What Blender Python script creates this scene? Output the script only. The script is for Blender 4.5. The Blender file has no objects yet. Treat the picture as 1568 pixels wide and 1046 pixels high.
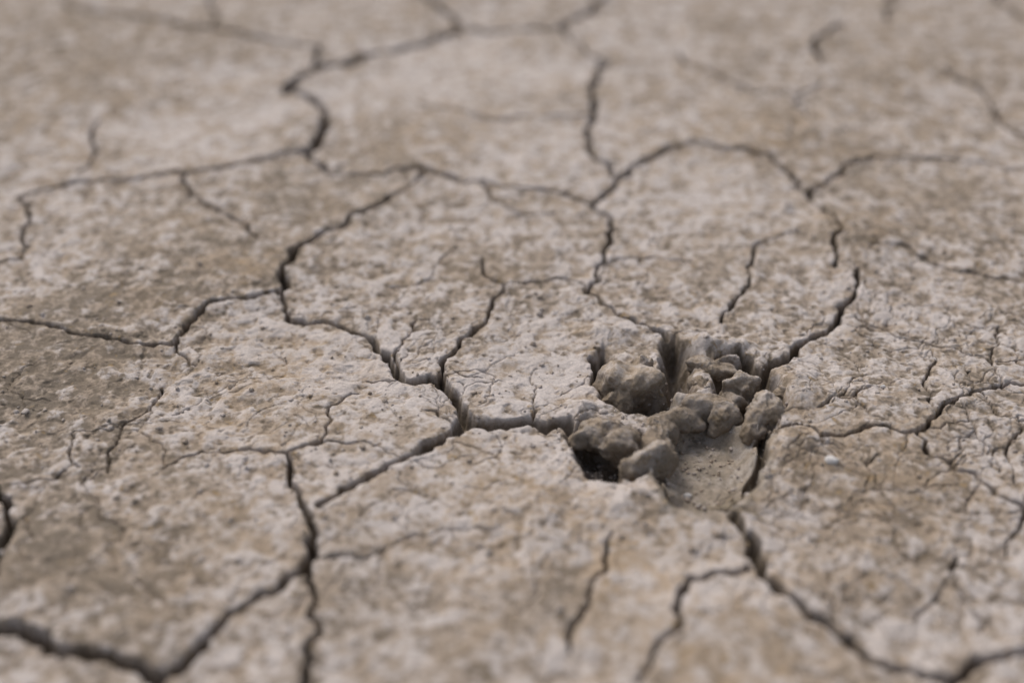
import bpy, math, random
import numpy as np
from mathutils import noise as mn, Vector
import bmesh

rng = random.Random(7)
f32 = np.float32
# ------------------------------------------------------------ site survey frame
CAM_H, PITCH, LENS = 0.60, math.radians(33.0), 50.0
SP, CP = math.sin(PITCH), math.cos(PITCH)
def G(px, py):
    """survey sighting -> position on the ground (metres)"""
    x = (px-784.0)/1568*36/LENS; y = -(py-523.0)/1568*36/LENS
    t = CAM_H/(SP-y*CP)
    return (x*t, t*(CP+y*SP))

# ------------------------------------------------------------ noise
def vnoise(x, y, seed=0):
    xi = np.floor(x); yi = np.floor(y)
    fx = (x-xi).astype(f32); fy = (y-yi).astype(f32)
    xi = xi.astype(np.int64); yi = yi.astype(np.int64)
    def g(ix, iy):
        h = (ix*374761393 + iy*668265263 + seed*974634777) & 0xffffffff
        h = ((h ^ (h >> 13))*1274126177) & 0xffffffff
        h = (h ^ (h >> 16)) & 0xffff
        a = (h.astype(f32))*f32(2*math.pi/65536)
        return np.cos(a), np.sin(a)
    ux = fx*fx*fx*(fx*(fx*6-15)+10); uy = fy*fy*fy*(fy*(fy*6-15)+10)
    a, b = g(xi, yi);     n00 = a*fx+b*fy
    a, b = g(xi+1, yi);   n10 = a*(fx-1)+b*fy
    a, b = g(xi, yi+1);   n01 = a*fx+b*(fy-1)
    a, b = g(xi+1, yi+1); n11 = a*(fx-1)+b*(fy-1)
    n0 = n00+(n10-n00)*ux; n1 = n01+(n11-n01)*ux
    return ((n0+(n1-n0)*uy)*1.4).astype(f32)
def sstep(a, b, x):
    t = np.clip((x-a)/(b-a), 0, 1); return t*t*(3-2*t)

# ------------------------------------------------------------ grid axes
def axis(pieces, grow, far):
    v = [pieces[0][0]]
    for a, b, s in pieces:
        n = max(1, int(round((b-a)/s)))
        v += list(np.linspace(a, b, n+1)[1:])
    s = pieces[-1][2]; x = v[-1]
    hi = []
    while x < far: s *= grow; x += s; hi.append(x)
    s = pieces[0][2]; x = v[0]; lo = []
    while x > -far: s *= grow; x -= s; lo.append(x)
    return np.array(lo[::-1]+v+hi)
ax = axis([(-.80,-.45,.0016), (-.45,.03,.0009), (.03,.30,.00060), (.30,.46,.0009), (.46,.80,.0016)], 1.12, 180)
ay = axis([(.44,.70,.0014), (.70,.80,.0008), (.80,.90,.0006), (.90,.98,.0008), (.98,1.2,.0012), (1.2,1.9,.0022)], 1.12, 180)
X, Y = np.meshgrid(ax, ay)
ny, nx = X.shape
print("grid", nx, ny, nx*ny)
dens = sstep(0.6, 0.0, np.maximum(np.maximum(np.abs(X)-.9, Y-2.1), .3-Y)).astype(f32)

# base noises
n_big = vnoise(X*4, Y*4, 1); n_mid = vnoise(X*14, Y*14, 2)
n20 = vnoise(X*45+3, Y*45, 3); n10 = vnoise(X*95, Y*95+7, 4)
n5 = vnoise(X*190+5, Y*190, 5); n3 = vnoise(X*380, Y*380, 6); n2 = vnoise(X*700, Y*700, 8)
WX = X + .0028*vnoise(X*75, Y*75, 11) + .0010*vnoise(X*170, Y*170, 12) + .00015*vnoise(X*450, Y*450, 13)
WY = Y + .0028*vnoise(X*75, Y*75, 14) + .0010*vnoise(X*170, Y*170, 15) + .00015*vnoise(X*450, Y*450, 16)
PX = X + .004*vnoise(X*60, Y*60, 51) + .0010*vnoise(X*130, Y*130, 52)
PY = Y + .004*vnoise(X*60, Y*60, 53) + .0010*vnoise(X*130, Y*130, 54)
wmod = np.clip(1 + .5*vnoise(X*55, Y*55, 17) + .3*n10, .6, 1.8).astype(f32)

depth = np.zeros_like(X, dtype=f32); bevel = np.zeros_like(depth); curl = np.zeros_like(depth)

def seg(p, q, w0, w1, dfac=3.4):
    big = max(w0, w1) > .0026
    m = (.016 if big else .006) + max(w0, w1)
    i0, i1 = np.searchsorted(ax, [min(p[0], q[0])-m, max(p[0], q[0])+m])
    j0, j1 = np.searchsorted(ay, [min(p[1], q[1])-m, max(p[1], q[1])+m])
    if i1 <= i0 or j1 <= j0: return
    sl = (slice(j0, j1), slice(i0, i1))
    x = WX[sl]-p[0]; y = WY[sl]-p[1]
    dx, dy = q[0]-p[0], q[1]-p[1]; L = dx*dx+dy*dy+1e-12
    t = np.clip((x*dx+y*dy)/L, 0, 1)
    d = np.hypot(x-t*dx, y-t*dy)
    w = (w0+(w1-w0)*t)
    hw = .5*w*wmod[sl]
    D = np.minimum(dfac*w, .021)
    dep = D*np.clip(1-(d/np.maximum(hw, 1e-5))**1.9, 0, 1)**.85
    depth[sl] = np.maximum(depth[sl], dep)
    e = np.maximum(d-hw, 0)
    bv = np.exp(-e/(.0010+.27*w))*np.minimum(.33*w, .0021)
    bevel[sl] = np.maximum(bevel[sl], bv)
    if big:
        cu = np.exp(-(e/.0075)**2)*np.minimum(.32*w, .0016)
        curl[sl] = np.maximum(curl[sl], cu)

def jag(pts, lv=3, amp=.10):
    for _ in range(lv):
        o = [pts[0]]
        for a, b in zip(pts[:-1], pts[1:]):
            dx, dy = b[0]-a[0], b[1]-a[1]
            k = rng.uniform(-amp, amp)
            if math.hypot(dx, dy) < .004: k = 0
            o += [((a[0]+b[0])/2-dy*k, (a[1]+b[1])/2+dx*k), b]
        pts = o
    return pts
def polyline(P, w0, w1=None, lv=2, amp=.14, dfac=3.4):
    if w1 is None: w1 = w0
    P = jag(P, lv, amp); n = len(P)-1
    for i in range(n):
        a = w0+(w1-w0)*i/n; b = w0+(w1-w0)*(i+1)/n
        seg(P[i], P[i+1], a, b, dfac)

# main cracks, (sighted points, width mm start, width mm end)
C = [
 ([(-30,490),(0,494),(45,497),(100,508),(160,520),(215,530),(262,530)],3.4,3.8),
 ([(262,530),(285,500),(310,475),(350,462),(400,455),(428,450)],3.8,4.2),
 ([(428,450),(432,415),(450,385),(480,368),(520,350),(545,330),(590,312),(625,290),(650,265)],7.0,3.2),
 ([(428,450),(437,470),(443,487),(470,492),(520,497),(555,512),(590,540),(605,560),(615,580),(635,587),(658,583)],3.0,6.5),
 ([(650,262),(625,262),(590,270),(550,270),(510,268),(492,252),(472,233)],3.8,7),
 ([(640,258),(690,272),(740,278),(790,290),(850,297),(905,315)],4.0,4.2),
 ([(905,315),(945,275),(985,245),(1025,228),(1080,222),(1140,235),(1180,245),(1215,270),(1240,305)],5.5,5),
 ([(905,315),(935,340),(938,370),(925,405),(915,435),(900,450)],5.5,3.0),
 ([(900,450),(925,470),(950,488),(985,500),(1022,518)],2.2,4.2),
 ([(930,408),(980,400),(1030,402),(1060,408)],2.0,1.2),
 ([(940,272),(905,240),(900,200),(905,150),(915,120),(930,100)],4.6,8.0),
 ([(930,100),(890,70),(860,45)],5,6),
 ([(860,45),(800,45),(705,43)],10,10),
 ([(860,45),(885,25),(925,0),(960,-30)],9.0,8.0),
 ([(705,43),(680,20),(655,0),(640,-20)],8,7.0),
 ([(705,43),(655,65),(600,80),(545,95),(490,103),(455,120),(440,138)],10,11),
 ([(440,138),(480,150),(497,165),(500,190),(490,210),(470,230)],7,10),
 ([(470,230),(420,242),(350,257),(270,265),(200,275),(120,278),(60,288),(30,300)],7.5,4.2),
 ([(490,103),(488,75),(440,68),(380,60),(320,48),(250,35),(190,25),(100,10)],6.5,6),
 ([(325,50),(325,20),(330,-10)],4,3.5),
 ([(150,185),(140,220),(120,265)],3.5,2.8),
 ([(283,268),(290,295),(310,315),(345,330),(380,350),(395,370)],4.2,1.8),
 ([(30,300),(42,325),(35,360),(30,400),(0,405)],3,2.2),
 ([(1240,305),(1262,320),(1283,345),(1275,380),(1278,412)],2.4,4),
 ([(1310,418),(1305,455),(1285,490),(1250,515),(1215,545),(1180,565),(1155,580)],4,9),
 ([(1240,295),(1290,260),(1340,245),(1400,245),(1480,250),(1600,262)],4.2,3.2),
 ([(1222,355),(1180,368),(1155,380),(1145,420),(1130,460),(1105,498)],2.6,2.4),
 ([(1310,485),(1350,500),(1400,520),(1450,535),(1490,545)],1.4,1.0),
 ([(1380,380),(1430,405),(1480,418),(1530,430),(1600,432)],2.6,2.6),
 ([(1600,588),(1535,590),(1500,602),(1460,620),(1435,640),(1415,660),(1400,668)],3.0,3.0),
 ([(1400,668),(1350,660),(1300,668),(1258,677),(1245,665),(1210,658),(1185,660)],2.6,3.4),
 ([(1400,668),(1420,695),(1460,715),(1500,735),(1530,755),(1600,800)],2.4,3.2),
 ([(1572,780),(1555,810),(1545,845)],2.6,1.6),
 ([(1500,602),(1530,640),(1580,645)],1.5,1.5),
 ([(1470,625),(1490,660),(1510,680),(1530,720)],1.3,1.0),
 ([(1530,500),(1520,560),(1535,590)],1.3,1.5),
 ([(1450,110),(1500,135),(1530,170),(1545,195),(1600,215)],5,9),
 ([(1530,-10),(1560,30),(1600,50)],8,9),
 ([(1360,35),(1370,-10)],6,6),
 ([(1290,40),(1250,65),(1260,100)],7,6),
 ([(1040,80),(1100,120),(1160,150),(1225,150)],4,3.5),
 ([(1235,190),(1215,150),(1260,130)],4,3.5),
 ([(640,160),(720,180),(830,186),(900,180)],2.6,3.2),
 ([(770,440),(755,458),(750,480),(720,515),(690,545),(677,556),(678,580)],2.0,4.0),
 ([(770,440),(740,420),(738,400)],2.2,1.6),
 ([(770,440),(830,434),(870,430),(900,446)],1.8,2.0),
 ([(738,285),(760,310),(800,330),(850,330)],2.8,1.6),
 ([(656,578),(672,580),(690,600),(708,625),(714,642),(706,655)],4.5,12),
 ([(712,650),(760,650),(810,647),(870,650)],9,11),
 ([(706,655),(680,678),(650,692),(600,715),(560,740),(520,765),(490,785)],8,3.0),
 ([(435,698),(440,740),(465,785),(480,820),(482,855),(465,875)],3.2,6),
 ([(465,875),(430,905),(380,930),(345,950),(310,990),(280,1015),(250,1037)],6.5,6.5),
 ([(490,683),(460,690),(435,698),(380,692),(330,693),(285,700),(250,720)],2.8,1.1),
 ([(490,683),(500,640),(520,610),(548,598)],1.4,.8),
 ([(490,683),(540,680),(580,690),(610,705)],1.3,.8),
 ([(250,1037),(210,1020),(150,1005),(100,1000),(70,980),(30,962),(-40,958)],9,9),
 ([(250,1037),(245,1070)],5,5),
 ([(470,880),(485,920),(488,970),(475,1010),(462,1060)],3.4,4.2),
 ([(490,862),(540,860),(590,845),(640,825),(700,815),(770,818)],1.7,1.1),
 ([(245,590),(230,620),(190,650),(178,680),(168,722)],1.5,1.3),
 ([(-5,750),(12,790),(15,815),(0,860),(-10,890)],5.0,4.5),
 ([(935,820),(925,870),(900,915),(880,960),(872,1000)],1.7,2.6),
 ([(1108,770),(1140,810),(1155,850),(1165,880),(1210,915),(1260,950),(1300,975),(1330,1005)],9.0,7),
 ([(1330,1005),(1400,1025),(1460,1040)],6,4.0),
 ([(1145,870),(1095,880),(1055,890),(1045,920),(1040,965),(1000,1005),(975,1050)],3.6,3.0),
 ([(1455,1046),(1500,1005),(1600,988)],5.5,5.5),
 ([(1465,850),(1470,900),(1500,960)],1.8,1.4),
 ([(1250,632),(1280,618),(1310,612),(1345,598)],1.4,.9),
 ([(610,560),(613,520),(638,488)],2.2,1.0),
 ([(690,655),(670,635),(650,630)],2.0,.9),
 ([(565,580),(600,585),(640,592)],1.2,1.5),
 ([(812,645),(815,610),(822,590)],1.1,.7),
 ([(1130,770),(1160,790),(1185,802)],1.8,1.0),
 ([(1345,700),(1330,720),(1340,745)],1.0,.8),
 ([(1250,676),(1262,690),(1290,695)],1.4,.8),
 ([(300,560),(270,540),(262,530)],1.0,2.0),
 ([(695,572),(715,582),(735,580)],1.6,.8),
 ([(1400,940),(1440,900),(1465,850)],1.4,1.0),
 ([(100,720),(60,735),(20,745)],1.4,.8),
 ([(120,712),(105,690),(108,665)],1.2,.7),
 ([(1490,545),(1540,555),(1600,548)],1.2,1.0),
 ([(1410,520),(1430,560),(1420,600),(1435,640)],1.1,1.2),
 ([(1560,640),(1540,690),(1560,740)],1.3,1.0),
 ([(1450,715),(1470,690),(1490,660)],1.0,1.0),
 ([(1340,382),(1380,380)],1.6,1.6),
 ([(600,440),(660,430),(700,380)],1.0,.8),
]
for P, a, b in C:
    a = a*1.1+.45; b = b*1.1+.45
    polyline([G(*p) for p in P], a/1000, b/1000)
# fine secondary shrinkage cracks
starts = []
for P, a, b in C:
    for p in P:
        if 380 < p[1] < 860: starts.append(G(*p))
for i in range(330):
    if i % 3 == 0 and starts:
        x, y = rng.choice(starts)
    elif i % 3 == 1:
        x, y = G(rng.uniform(1150, 1630), rng.uniform(400, 1000))
    else:
        x, y = G(rng.uniform(-60, 1630), rng.uniform(300, 1000))
    a = rng.uniform(0, 2*math.pi); pts = [(x, y)]
    for k in range(rng.randint(4, 12)):
        a += rng.gauss(0, .45); s = rng.uniform(.004, .011)
        x += math.cos(a)*s; y += math.sin(a)*s; pts.append((x, y))
    w = rng.uniform(.0007, .0014)
    polyline(pts, w, w*.6, lv=1, amp=.15, dfac=2.3)

# cells beyond the surveyed patch keep cracking the same way
def cells(x, y, s, seed):
    gx = x/s; gy = y/s
    ix = np.floor(gx).astype(np.int64); iy = np.floor(gy).astype(np.int64)
    F1 = np.full(x.shape, 9., f32); F2 = F1.copy()
    for a in (-1,0,1):
        for b in (-1,0,1):
            jx = ix+a; jy = iy+b
            h = (jx*73856093 ^ jy*19349663 ^ seed*83492791) & 0xffffff
            h = (h*1274126177 >> 5) & 0xffffff
            rx = (h & 0xfff)/4096.; ry = (h >> 12)/4096.
            d = np.hypot(jx+rx-gx, jy+ry-gy).astype(f32)
            n1 = np.minimum(F1, d); F2 = np.minimum(F2, np.maximum(F1, d)); F1 = n1
    return (F2-F1)*s*.5
halfw = .36*(Y*CP+CAM_H*SP)
outside = np.maximum(np.maximum(np.abs(X)-halfw-.03, Y-1.78), .52-Y)
om = (outside > 0)
oc = cells(X+.01*vnoise(X*18,Y*18,31), Y+.01*vnoise(X*18,Y*18,32), .17, 5)
grow = np.maximum(0, np.hypot(X, Y-.9)-.9)*.0012
ohw = .0024*wmod+grow
od = np.where(om, .018*np.clip(1-(oc/ohw)**2, 0, 1), 0)*sstep(0, .03, outside)*sstep(9, 5, np.hypot(X, Y))
depth = np.maximum(depth, od).astype(f32)

# ------------------------------------------------------------ footprint pits
def polysd(poly, m=.03):
    P = [G(*p) for p in poly]
    xs = [p[0] for p in P]; ys = [p[1] for p in P]
    i0, i1 = np.searchsorted(ax, [min(xs)-m, max(xs)+m]); j0, j1 = np.searchsorted(ay, [min(ys)-m, max(ys)+m])
    sl = (slice(j0, j1), slice(i0, i1))
    x = PX[sl]; y = PY[sl]
    d = np.full(x.shape, 9.); ins = np.zeros(x.shape, bool)
    for a, b in zip(P, P[1:]+P[:1]):
        dx, dy = b[0]-a[0], b[1]-a[1]; L = dx*dx+dy*dy
        t = np.clip(((x-a[0])*dx+(y-a[1])*dy)/L, 0, 1)
        d = np.minimum(d, np.hypot(x-a[0]-t*dx, y-a[1]-t*dy))
        c = ((a[1] > y) != (b[1] > y)) & (x < dx*(y-a[1])/(dy+1e-12)+a[0])
        ins ^= c
    return sl, np.where(ins, d, -d)
pit = np.zeros_like(depth); smooth = np.zeros_like(depth); bare = np.zeros_like(depth)
def dig(poly, dp, soft, floor_noise=.0, smth=0, bias=0):
    sl, sd = polysd(poly)
    k = sstep(bias, soft+bias, sd)
    v = dp*k
    if floor_noise: v = v*(1+floor_noise*(n10[sl]+.6*n20[sl]+.5*n5[sl]))
    pit[sl] = np.maximum(pit[sl], v)
    if smth: smooth[sl] = np.maximum(smooth[sl], sstep(-.010, .006, sd)*smth)
    else: bare[sl] = np.maximum(bare[sl], sstep(-.002, .004, sd))
# pad hollow
dig([(995,655),(1020,618),(1080,606),(1140,636),(1176,662),(1174,742),(1145,770),(1095,788),(1030,788),(1008,766),(1003,710)], .023, .022, .10, .85)
dig([(862,655),(890,638),(940,645),(985,660),(1003,695),(992,722),(955,742),(903,735),(874,706)], .030, .016, .3)
dig([(902,548),(926,522),(960,560),(1010,590),(1040,590),(1040,625),(1000,640),(955,638),(915,608)], .028, .012, .3)
dig([(1006,522),(1035,512),(1058,530),(1070,560),(1066,600),(1030,612),(1006,600)], .034, .014, .15)
dig([(1085,575),(1108,550),(1150,548),(1200,583),(1210,630),(1188,660),(1120,645),(1085,610)], .024, .012, .3)
# torn margins inside the print
for P, a, b in [
 ([(1163,640),(1169,680),(1164,715),(1150,732)],9,10),
 ([(1150,732),(1120,745),(1095,752),(1040,756),(1018,746),(1012,715)],9,8),
 ([(912,548),(915,580),(930,604),(962,622)],7,9),
 ([(1095,548),(1130,544),(1150,560),(1165,578)],5,8),
 ([(885,690),(905,722),(945,735),(985,720)],8,7),
]:
    polyline([G(*p) for p in P], a/1000, b/1000, lv=1)

# swells and pushed-up mud
bump = np.zeros_like(depth)
def swell(px, py, rx, ry, h, rot=0):
    x, y = G(px, py); c, s = math.cos(rot), math.sin(rot)
    u = (PX-x)*c+(PY-y)*s; v = -(PX-x)*s+(PY-y)*c
    bump[:] += (h*np.exp(-((u/rx)**2+(v/ry)**2))).astype(f32)
for s in [(838,810,.045,.05,.008),(975,772,.028,.016,.007),(1218,690,.020,.016,.010),(1205,735,.03,.02,.003),
          (893,628,.014,.010,.007),(1030,615,.018,.010,.006),
          (930,510,.025,.012,.007),(1105,534,.024,.009,.009),(1068,532,.012,.012,.006),(700,560,.05,.03,.002),(1200,210,.05,.07,.008),
          (1310,370,.03,.05,.007),(1205,320,.007,.008,.006),(550,230,.04,.05,-.006),(1290,600,.04,.03,.003),
          (900,840,.015,.05,-.004),(1400,640,.09,.06,.003),(300,430,.08,.08,.003),(1214,600,.014,.022,.007),
          (700,612,.012,.01,-.003),(1110,920,.05,.04,.003)]:
    swell(*s)

# ------------------------------------------------------------ relief
calm = sstep(.1, .6, n_mid*.6+n_big*.7+.18)
for (px, py, r) in [(1330,740,.09),(700,110,.22),(1130,300,.09),(300,190,.12),(1000,860,.04),(830,560,.05),(1100,920,.07)]:
    x, y = G(px, py); calm = np.maximum(calm, .75*np.exp(-((X-x)**2+(Y-y)**2)/r**2))
rough = (1-.65*calm)*(1-smooth)
nq = vnoise(PX*85, PY*85, 61); nr = vnoise(PX*170, PY*170, 62); ns = vnoise(PX*48, PY*48, 63); nt_ = vnoise(X*400+3, Y*400, 64)
plates = .0012*sstep(-.7, .35, nq+.25*nr) + .0004*sstep(-.4, .3, nr+.3*nt_) + .0015*sstep(-.5,.4,ns)
crust = plates + .0010*n20 + .0006*n10 + .00035*n5 + .00020*n3 + .00010*n2
crust2 = -.0015*sstep(.22, .55, n10*.6+n5*.6)
H = n_big*.006 + n_mid*.0032*(1-.5*smooth) + (crust+crust2)*rough*dens + smooth*(.0018*n20+.0012*n10+.0006*n5+.0003*n3)
inpit = np.clip(pit/.012, 0, 1)*bare*(1-smooth*.8)
H = H + inpit*(.0032*n10+.0026*n5+.0012*n3)
H = H + np.clip(depth/.01,0,1)*(.0020*n5+.0010*n3)
H = H + bump*(1+.15*n10+.12*n5) + curl*(1-np.clip(pit/.01,0,1)) - bevel - pit - depth*(1-.35*np.clip(pit/.02, 0, 1))
H = H*np.where(np.hypot(X, Y) > 20, .3, 1)

# ------------------------------------------------------------ soil description attributes, plus painted crack shade
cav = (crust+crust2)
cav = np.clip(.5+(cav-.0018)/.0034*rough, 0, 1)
deepf = np.clip((depth)/.006, 0, 1)  # crack shade painted in by depth, along with darker inner soil
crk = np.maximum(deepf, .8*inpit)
tone = .0*n_big
def blob(px, py, r, v, ry=None):
    global tone
    x, y = G(px, py)
    tone = tone + v*np.exp(-((PX-x)/r)**2-((PY-y)/(ry or r))**2)
for b in [(20,600,.09,.7),(110,590,.05,.45),(230,430,.08,.45),(160,470,.06,.3),(170,850,.06,.75),(60,780,.07,.5),(250,880,.03,.3),
          (420,310,.08,.6),(370,410,.04,.4),(560,215,.08,.5),(1350,560,.04,.3),(1430,340,.10,.3),(1320,370,.035,.55),
          (1215,215,.06,.35),(1340,740,.07,.4),(100,90,.2,.4),(1400,120,.2,.2),(740,420,.05,.35),(620,900,.05,.2),(860,880,.02,.4),
          (870,900,.03,.3),(1080,690,.05,.25),(700,130,.15,-.35),(330,200,.12,-.4),(540,560,.07,-.4),(830,570,.06,-.4),
          (780,700,.07,-.4),(1110,915,.03,-.6),(860,250,.07,-.45),(1230,580,.03,-.2),(1060,300,.08,-.15),(250,760,.05,-.2),(560,780,.06,-.2),
          (1000,940,.04,-.3),(650,610,.03,-.4),(350,550,.04,-.2),(1400,480,.06,-.1)]:
    blob(*b)
tone = tone + .5*n_mid + .4*n20 + .15*n_big + .15*n10
tone = np.clip(.5+.5*tone, 0, 1)
warm = np.zeros_like(tone)
for (px, py, r, v) in [(370,410,.03,.7),(1320,350,.03,.7),(1330,740,.08,.5),(780,790,.06,.5),(1210,215,.06,.4),(680,220,.07,.35),
                       (400,600,.08,.5),(960,830,.05,.6),(1100,1000,.1,.5),(1210,320,.01,.6),(330,830,.06,.4),(1000,200,.1,.25),(60,200,.2,.2),(1500,160,.2,.2)]:
    x, y = G(px, py); warm += v*np.exp(-((PX-x)**2+(PY-y)**2)/r**2)
warm = np.clip(warm*(1+.8*n20)+.35*vnoise(X*22, Y*22, 41)+.08, 0, 1)

# ------------------------------------------------------------ soil material
def soil_material(name):
    m = bpy.data.materials.new(name); m.use_nodes = True
    nt = m.node_tree; N = nt.nodes; Lk = nt.links
    bsdf = N["Principled BSDF"]; bsdf.inputs["Roughness"].default_value = .88
    bsdf.inputs["Specular IOR Level"].default_value = .2
    tc = N.new("ShaderNodeTexCoord")
    def attr(n):
        a = N.new("ShaderNodeAttribute"); a.attribute_name = n; return a.outputs["Fac"]
    def nz(scale, det=4, rough=.6, dist=0):
        n = N.new("ShaderNodeTexNoise"); n.inputs["Scale"].default_value = scale
        n.inputs["Detail"].default_value = det; n.inputs["Roughness"].default_value = rough
        n.inputs["Distortion"].default_value = dist
        Lk.new(tc.outputs["Object"], n.inputs["Vector"]); return n.outputs["Fac"]
    def val(s, v):
        if isinstance(v, (int, float)): s.default_value = v
        else: Lk.new(v, s)
    def M(op, a, b=0.0, c=None, clamp=False):
        n = N.new("ShaderNodeMath"); n.operation = op; n.use_clamp = clamp
        val(n.inputs[0], a); val(n.inputs[1], b)
        if c is not None: val(n.inputs[2], c)
        return n.outputs[0]
    def rng_(v, a, b, lo=0.0, hi=1.0):
        n = N.new("ShaderNodeMapRange"); n.interpolation_type = 'SMOOTHSTEP'
        val(n.inputs[0], v); n.inputs[1].default_value = a; n.inputs[2].default_value = b
        n.inputs[3].default_value = lo; n.inputs[4].default_value = hi; return n.outputs[0]
    def mix(f, a, b, mode='MIX'):
        n = N.new("ShaderNodeMix"); n.data_type = 'RGBA'; n.blend_type = mode
        val(n.inputs[0], f)
        for s, v in ((n.inputs[6], a), (n.inputs[7], b)):
            if isinstance(v, tuple): s.default_value = (*v, 1)
            else: Lk.new(v, s)
        return n.outputs[2]
    cavn = attr("cav"); crk_ = attr("crk"); tn = attr("tone"); wm = attr("warm"); sm = attr("silt")
    nA = nz(62, 3, .62, .4); nB = nz(180, 3, .6); nC = nz(620, 2, .6); nE = nz(110, 3, .6, .8)
    light = (.465, .412, .380); mid = (.325, .260, .202); dark = (.135, .109, .082)
    f1 = M('ADD', M('MULTIPLY', nA, 1.5), M('MULTIPLY', tn, .65))
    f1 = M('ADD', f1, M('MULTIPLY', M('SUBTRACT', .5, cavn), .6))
    f1 = M('ADD', f1, M('MULTIPLY', M('SUBTRACT', nB, .5), .9))
    c = mix(rng_(f1, .80, 1.32), light, mid)
    f2 = M('ADD', M('MULTIPLY', nB, 1.5), M('MULTIPLY', tn, .7))
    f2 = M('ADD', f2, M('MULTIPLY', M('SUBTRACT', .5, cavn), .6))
    f2 = M('ADD', f2, M('MULTIPLY', nE, 1.4))
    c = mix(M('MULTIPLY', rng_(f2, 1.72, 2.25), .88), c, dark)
    c = mix(M('MULTIPLY', wm, rng_(nA, .3, .7, .1, .7)), c, (.355, .26, .17))
    c = mix(rng_(M('ADD', nE, M('MULTIPLY', wm, .08)), .66, .74, 0, .5), c, (.35, .235, .11))
    c = mix(M('MULTIPLY', sm, .6), c, (.26, .226, .180))
    g = rng_(nC, .3, .7, .88, 1.1)
    gm = N.new("ShaderNodeCombineColor")
    for i in range(3): Lk.new(g, gm.inputs[i])
    c = mix(1.0, c, gm.outputs[0], 'MULTIPLY')
    c = mix(M('MULTIPLY', crk_, .8), c, (.115, .089, .062))  # puts the crack shade into the base colour
    Lk.new(c, bsdf.inputs["Base Color"])
    b1 = N.new("ShaderNodeBump"); b1.inputs["Strength"].default_value = .45; b1.inputs["Distance"].default_value = .0010
    hh = nz(520, 3, .6)
    hh = M('MULTIPLY', hh, M('SUBTRACT', 1.0, M('MULTIPLY', sm, .6)))
    Lk.new(hh, b1.inputs["Height"]); Lk.new(b1.outputs[0], bsdf.inputs["Normal"])
    return m
soil = soil_material("dry_clay_soil")

def add_attr(me, name, v):
    a = me.attributes.new(name, 'FLOAT', 'POINT'); a.data.foreach_set("value", np.ascontiguousarray(v, dtype=f32).ravel())

me = bpy.data.meshes.new("cracked_ground")
nv = nx*ny
co = np.empty((nv, 3), f32); co[:,0] = X.ravel(); co[:,1] = Y.ravel(); co[:,2] = H.ravel()
idx = np.arange(nv, dtype=np.int32).reshape(ny, nx)
q = np.stack([idx[:-1,:-1], idx[:-1,1:], idx[1:,1:], idx[1:,:-1]], -1).reshape(-1, 4)
me.vertices.add(nv); me.vertices.foreach_set("co", co.ravel())
me.loops.add(q.size); me.loops.foreach_set("vertex_index", q.ravel())
me.polygons.add(len(q)); me.polygons.foreach_set("loop_start", np.arange(0, q.size, 4, dtype=np.int32))
me.update(calc_edges=True); me.shade_smooth()
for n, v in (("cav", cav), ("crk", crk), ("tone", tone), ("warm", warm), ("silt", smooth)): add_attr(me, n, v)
me.materials.append(soil)
ground = bpy.data.objects.new("cracked_ground", me); bpy.context.collection.objects.link(ground)

def hz(x, y):
    i = min(max(np.searchsorted(ax, x), 0), nx-1); j = min(max(np.searchsorted(ay, y), 0), ny-1)
    return float(H[j, i])

# ------------------------------------------------------------ clods of slumped mud
def clod_verts(sub, seed, soft=6, k=8, rough=1.0):
    bm = bmesh.new(); bmesh.ops.create_icosphere(bm, subdivisions=sub, radius=1)
    R = random.Random(seed)
    planes = []
    for _ in range(k):
        n = Vector((R.gauss(0,1), R.gauss(0,1), R.gauss(0,1))).normalized(); planes.append((n, R.uniform(.72, 1.0)))
    off = Vector((seed*3.7, seed*1.3, seed*.7))
    for v in bm.verts:
        d = v.co.normalized(); s = 0
        for n, h in planes:
            c = max(0.0, n.dot(d)/h); s += c**soft
        rad = min(1/max(s**(1/soft), .8), 1.2)
        rad += rough*(.26*mn.noise(d*1.5+off) + .16*mn.noise(d*3.0+off) + .08*mn.noise(d*6+off))
        v.co = d*rad
    return bm
from mathutils import Euler, Matrix
CLG = [ # each group is one continuous lump of mud (px,py,width,depth,height,z,seed,rz,rx,roughness)
 [(964,580,.044,.046,.050,-.011,1,10,5,1.0),(948,600,.024,.026,.034,-.012,51,10,5,1.0),(985,566,.024,.026,.036,-.010,52,10,5,1.0)],
 [(934,660,.036,.024,.034,-.004,22,-20,10,1.0),(958,680,.030,.020,.030,-.007,53,-20,10,1.0),(992,706,.040,.020,.030,-.004,3,38,-15,.7),
  (1008,676,.022,.034,.030,-.008,31,-18,0,.5),(1000,648,.030,.024,.026,-.009,54,0,0,.6),(1036,630,.044,.020,.026,-.010,42,-5,0,.5),
  (893,662,.022,.018,.020,-.007,4,0,0,1.0),(1072,618,.036,.022,.026,-.009,55,10,0,.5),(1077,592,.015,.038,.034,-.013,29,14,0,.6)],
 [(1108,624,.030,.026,.032,-.006,5,20,0,1.0),(1122,606,.022,.020,.024,-.008,56,20,0,1.0),(1136,594,.026,.022,.028,-.004,27,0,20,1.0),(1092,562,.036,.018,.020,-.003,8,-15,0,.8)],
 [(1170,630,.032,.028,.032,-.004,7,60,0,1.0),(1156,650,.020,.016,.020,-.008,57,60,0,1.0),(1198,606,.016,.022,.020,-.005,35,50,0,.8)],
 [(915,726,.022,.016,.014,-.026,13,0,0,1.0),(948,728,.018,.014,.012,-.026,14,50,0,1.0)],
]
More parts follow.
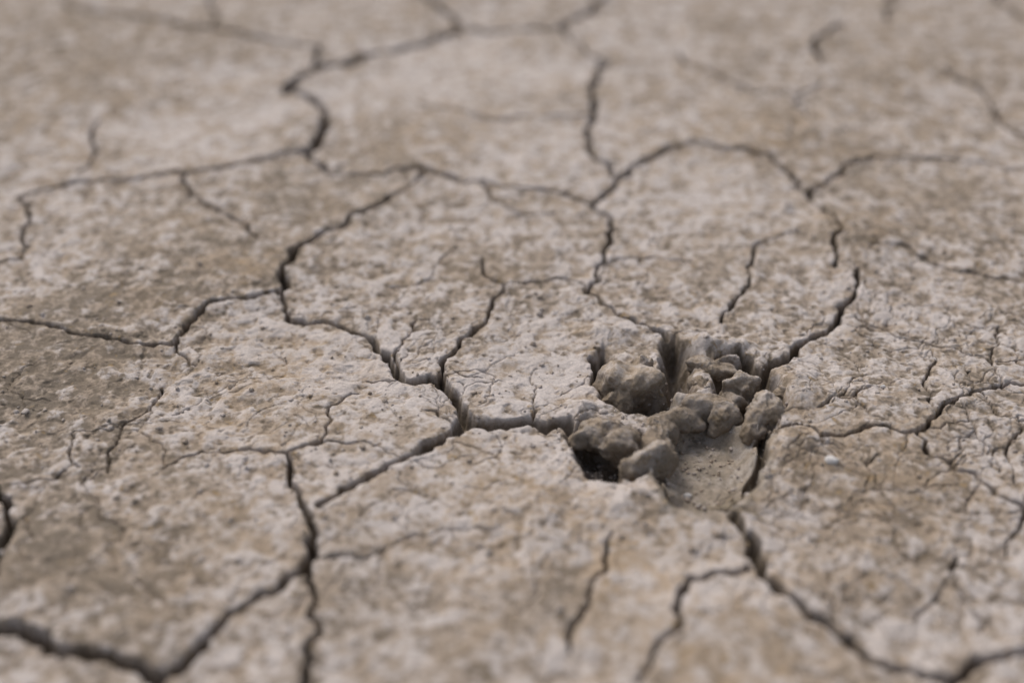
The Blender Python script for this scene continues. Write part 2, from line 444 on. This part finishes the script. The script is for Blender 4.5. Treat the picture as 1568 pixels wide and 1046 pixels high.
for gi, grp in enumerate(CLG):
    big = bmesh.new()
    for (px,py,w,d,h,z,s,rz,rx,rg) in grp:
        bm = clod_verts(4, s, rough=rg)
        x, y = G(px, py)
        T = Matrix.Translation((x, y, z)) @ Euler((math.radians(rx), 0, math.radians(rz))).to_matrix().to_4x4() @ Matrix.Diagonal((w/2, d/2, h/2, 1))
        mp = [big.verts.new(T @ v.co) for v in bm.verts]
        bm.verts.index_update()
        for f in bm.faces: big.faces.new([mp[v.index] for v in f.verts])
        bm.free()
    m0 = bpy.data.meshes.new("tmp"); big.to_mesh(m0); big.free()
    t = bpy.data.objects.new("tmp", m0); bpy.context.collection.objects.link(t)
    r = t.modifiers.new("r", 'REMESH'); r.mode = 'VOXEL'; r.voxel_size = .00062
    sm1 = t.modifiers.new("s", 'SMOOTH'); sm1.iterations = 7; sm1.factor = .6
    bpy.context.view_layer.update()
    dg = bpy.context.evaluated_depsgraph_get()
    m = bpy.data.meshes.new_from_object(t.evaluated_get(dg)); m.name = "dirt_clod"
    bpy.data.objects.remove(t)
    n = len(m.vertices)
    c = np.empty(n*3, f32); m.vertices.foreach_get("co", c); c = c.reshape(-1, 3)
    nr_ = np.empty(n*3, f32); m.vertices.foreach_get("normal", nr_); nr_ = nr_.reshape(-1, 3)
    # crumbly skin
    u1, v1, w1 = c[:,0]*1., c[:,1]*1., c[:,2]*1.
    def n3d(f, sd): return (vnoise(u1*f+w1*f*.6, v1*f-w1*f*.8, sd)+vnoise(w1*f+v1*f*.3, u1*f*.9+3, sd+1))*.6
    a1, a2, a3, a4 = n3d(110, 71), n3d(230, 73), n3d(480, 75), n3d(900, 77)
    dmask = .55+.45*np.clip(n3d(50, 79)*2, -1, 1)
    disp = .0016*a1 + (.0013*a2 + .0008*a3 + .0004*a4)*dmask - .0012*sstep(.15, .5, a2)*dmask
    c2 = c + nr_*disp[:,None]
    m.vertices.foreach_set("co", c2.ravel()); m.update(); m.shade_smooth()
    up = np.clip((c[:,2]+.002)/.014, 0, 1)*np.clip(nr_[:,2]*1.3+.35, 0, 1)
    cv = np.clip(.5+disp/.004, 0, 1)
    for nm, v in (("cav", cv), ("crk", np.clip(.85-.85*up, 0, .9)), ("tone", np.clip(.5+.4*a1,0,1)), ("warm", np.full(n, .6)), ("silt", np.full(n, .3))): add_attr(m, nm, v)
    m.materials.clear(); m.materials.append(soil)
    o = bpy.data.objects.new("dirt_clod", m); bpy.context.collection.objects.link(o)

# crumbs: one mesh of loose grains
bmA = bmesh.new()
R = random.Random(3)
def crumb(x, y, s, seed):
    b = bmesh.new(); bmesh.ops.create_icosphere(b, subdivisions=2, radius=1)
    off = Vector((seed, seed*.3, 0)); sc = Vector((R.uniform(.7,1.2), R.uniform(.7,1.2), R.uniform(.5,.9)))
    z = hz(x, y)
    mp = {}
    for v in b.verts:
        k = 1+.45*mn.noise(v.co*1.5+off)+.15*mn.noise(v.co*4+off)
        mp[v.index] = bmA.verts.new((x+v.co.x*s*sc.x*k, y+v.co.y*s*sc.y*k, z+s*.25+v.co.z*s*sc.z*k))
    for f in b.faces: bmA.faces.new([mp[v.index] for v in f.verts])
    b.free()
for i in range(1700):
    if i < 650:
        px = R.gauss(1030, 110); py = R.gauss(665, 55)
    else:
        px = R.uniform(-40, 1600); py = R.uniform(330, 950)
    x, y = G(px, py); crumb(x, y, min(.0028, R.lognormvariate(math.log(.0009), .5)), i*1.7)
m = bpy.data.meshes.new("soil_crumbs"); bmA.to_mesh(m); bmA.free(); m.shade_smooth(); m.materials.append(soil)
n = len(m.vertices)
rv = np.repeat(np.random.RandomState(2).rand(n//42+1), 42)[:n]
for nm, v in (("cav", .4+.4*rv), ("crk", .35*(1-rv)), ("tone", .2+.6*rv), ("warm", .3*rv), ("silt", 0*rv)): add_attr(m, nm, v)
o = bpy.data.objects.new("soil_crumbs", m); bpy.context.collection.objects.link(o)

# pale pebble
pm = bpy.data.materials.new("pale_pebble"); pm.use_nodes = True
nt = pm.node_tree; nn = nt.nodes.new("ShaderNodeTexNoise"); nn.inputs["Scale"].default_value = 500
cr = nt.nodes.new("ShaderNodeValToRGB"); cr.color_ramp.elements[0].color = (.42,.38,.35,1); cr.color_ramp.elements[1].color = (.66,.64,.62,1)
tcc = nt.nodes.new("ShaderNodeTexCoord"); nt.links.new(tcc.outputs["Object"], nn.inputs["Vector"])
nt.links.new(nn.outputs["Fac"], cr.inputs[0]); nt.links.new(cr.outputs[0], nt.nodes["Principled BSDF"].inputs["Base Color"])
nt.nodes["Principled BSDF"].inputs["Roughness"].default_value = .8
for (px, py, s, sd) in [(1272,716,.0036,31),(1056,722,.0028,33),(1430,548,.002,34),(1350,600,.0018,36)]:
    bm = clod_verts(3, sd, rough=.6); m = bpy.data.meshes.new("pebble")
    bmesh.ops.scale(bm, vec=(s*1.1, s*.9, s*.75), verts=bm.verts); bm.to_mesh(m); bm.free(); m.shade_smooth(); m.materials.append(pm)
    o = bpy.data.objects.new("pebble", m); bpy.context.collection.objects.link(o)
    x, y = G(px, py); o.location = (x, y, hz(x, y)+s*.4)

# dry stem lying at the rim of the print
sm_ = bpy.data.materials.new("dry_straw"); sm_.use_nodes = True
nt = sm_.node_tree; nn = nt.nodes.new("ShaderNodeTexNoise"); nn.inputs["Scale"].default_value = 300
cr = nt.nodes.new("ShaderNodeValToRGB"); cr.color_ramp.elements[0].color = (.22,.16,.09,1); cr.color_ramp.elements[1].color = (.45,.36,.24,1)
tcc = nt.nodes.new("ShaderNodeTexCoord"); nt.links.new(tcc.outputs["Object"], nn.inputs["Vector"])
nt.links.new(nn.outputs["Fac"], cr.inputs[0]); nt.links.new(cr.outputs[0], nt.nodes["Principled BSDF"].inputs["Base Color"])
def stem(pts, r):
    cu = bpy.data.curves.new("dry_grass_stem", 'CURVE'); cu.dimensions = '3D'; cu.bevel_depth = r; cu.bevel_resolution = 2
    sp = cu.splines.new('POLY'); sp.points.add(len(pts)-1)
    for i, (px, py, dz) in enumerate(pts):
        x, y = G(px, py); sp.points[i].co = (x, y, max(hz(x, y), -.004)+dz, 1); sp.points[i].radius = 1-.6*i/len(pts)
    cu.materials.append(sm_)
    ob = bpy.data.objects.new("dry_grass_stem", cu); bpy.context.collection.objects.link(ob)
stem([(1085,776,.003),(1105,778,.005),(1125,780,.004),(1150,790,.002),(1180,805,.001)], .0008)
stem([(1108,785,.004),(1135,774,.005),(1152,764,.004)], .0006)

# ------------------------------------------------------------ light
sc = bpy.context.scene
w = bpy.data.worlds.new("World"); sc.world = w; w.use_nodes = True
nt = w.node_tree; bg = nt.nodes["Background"]
sky = nt.nodes.new("ShaderNodeTexSky"); sky.sky_type = 'NISHITA'; sky.sun_disc = False
EL, AZ = math.radians(50), math.radians(-35)     # sun behind-left of the print
sky.sun_elevation = EL; sky.sun_rotation = AZ; sky.dust_density = 4; sky.air_density = 1.0
hs = nt.nodes.new("ShaderNodeHueSaturation"); hs.inputs["Saturation"].default_value = .55
nt.links.new(sky.outputs[0], hs.inputs["Color"]); nt.links.new(hs.outputs[0], bg.inputs[0]); bg.inputs[1].default_value = .15
sl = bpy.data.lights.new("sun", 'SUN'); sl.energy = 1.4; sl.angle = math.radians(26); sl.color = (1, .955, .90)
so = bpy.data.objects.new("sun", sl); bpy.context.collection.objects.link(so)
d = Vector((math.sin(AZ)*math.cos(EL), math.cos(AZ)*math.cos(EL), math.sin(EL)))
so.rotation_euler = d.to_track_quat('Z', 'Y').to_euler()
so.location = d*5

# ------------------------------------------------------------ camera
cd = bpy.data.cameras.new("camera"); cam = bpy.data.objects.new("camera", cd); bpy.context.collection.objects.link(cam)
cam.location = (0, 0, CAM_H); cam.rotation_euler = (math.pi/2-PITCH, 0, 0)
cd.lens = LENS; cd.sensor_width = 36; cd.clip_start = .01; cd.clip_end = 1000
cd.dof.use_dof = True; cd.dof.focus_distance = 1.05; cd.dof.aperture_fstop = 1.65
sc.camera = cam
sc.view_settings.view_transform = 'Standard'; sc.view_settings.look = 'None'; sc.view_settings.exposure = 0
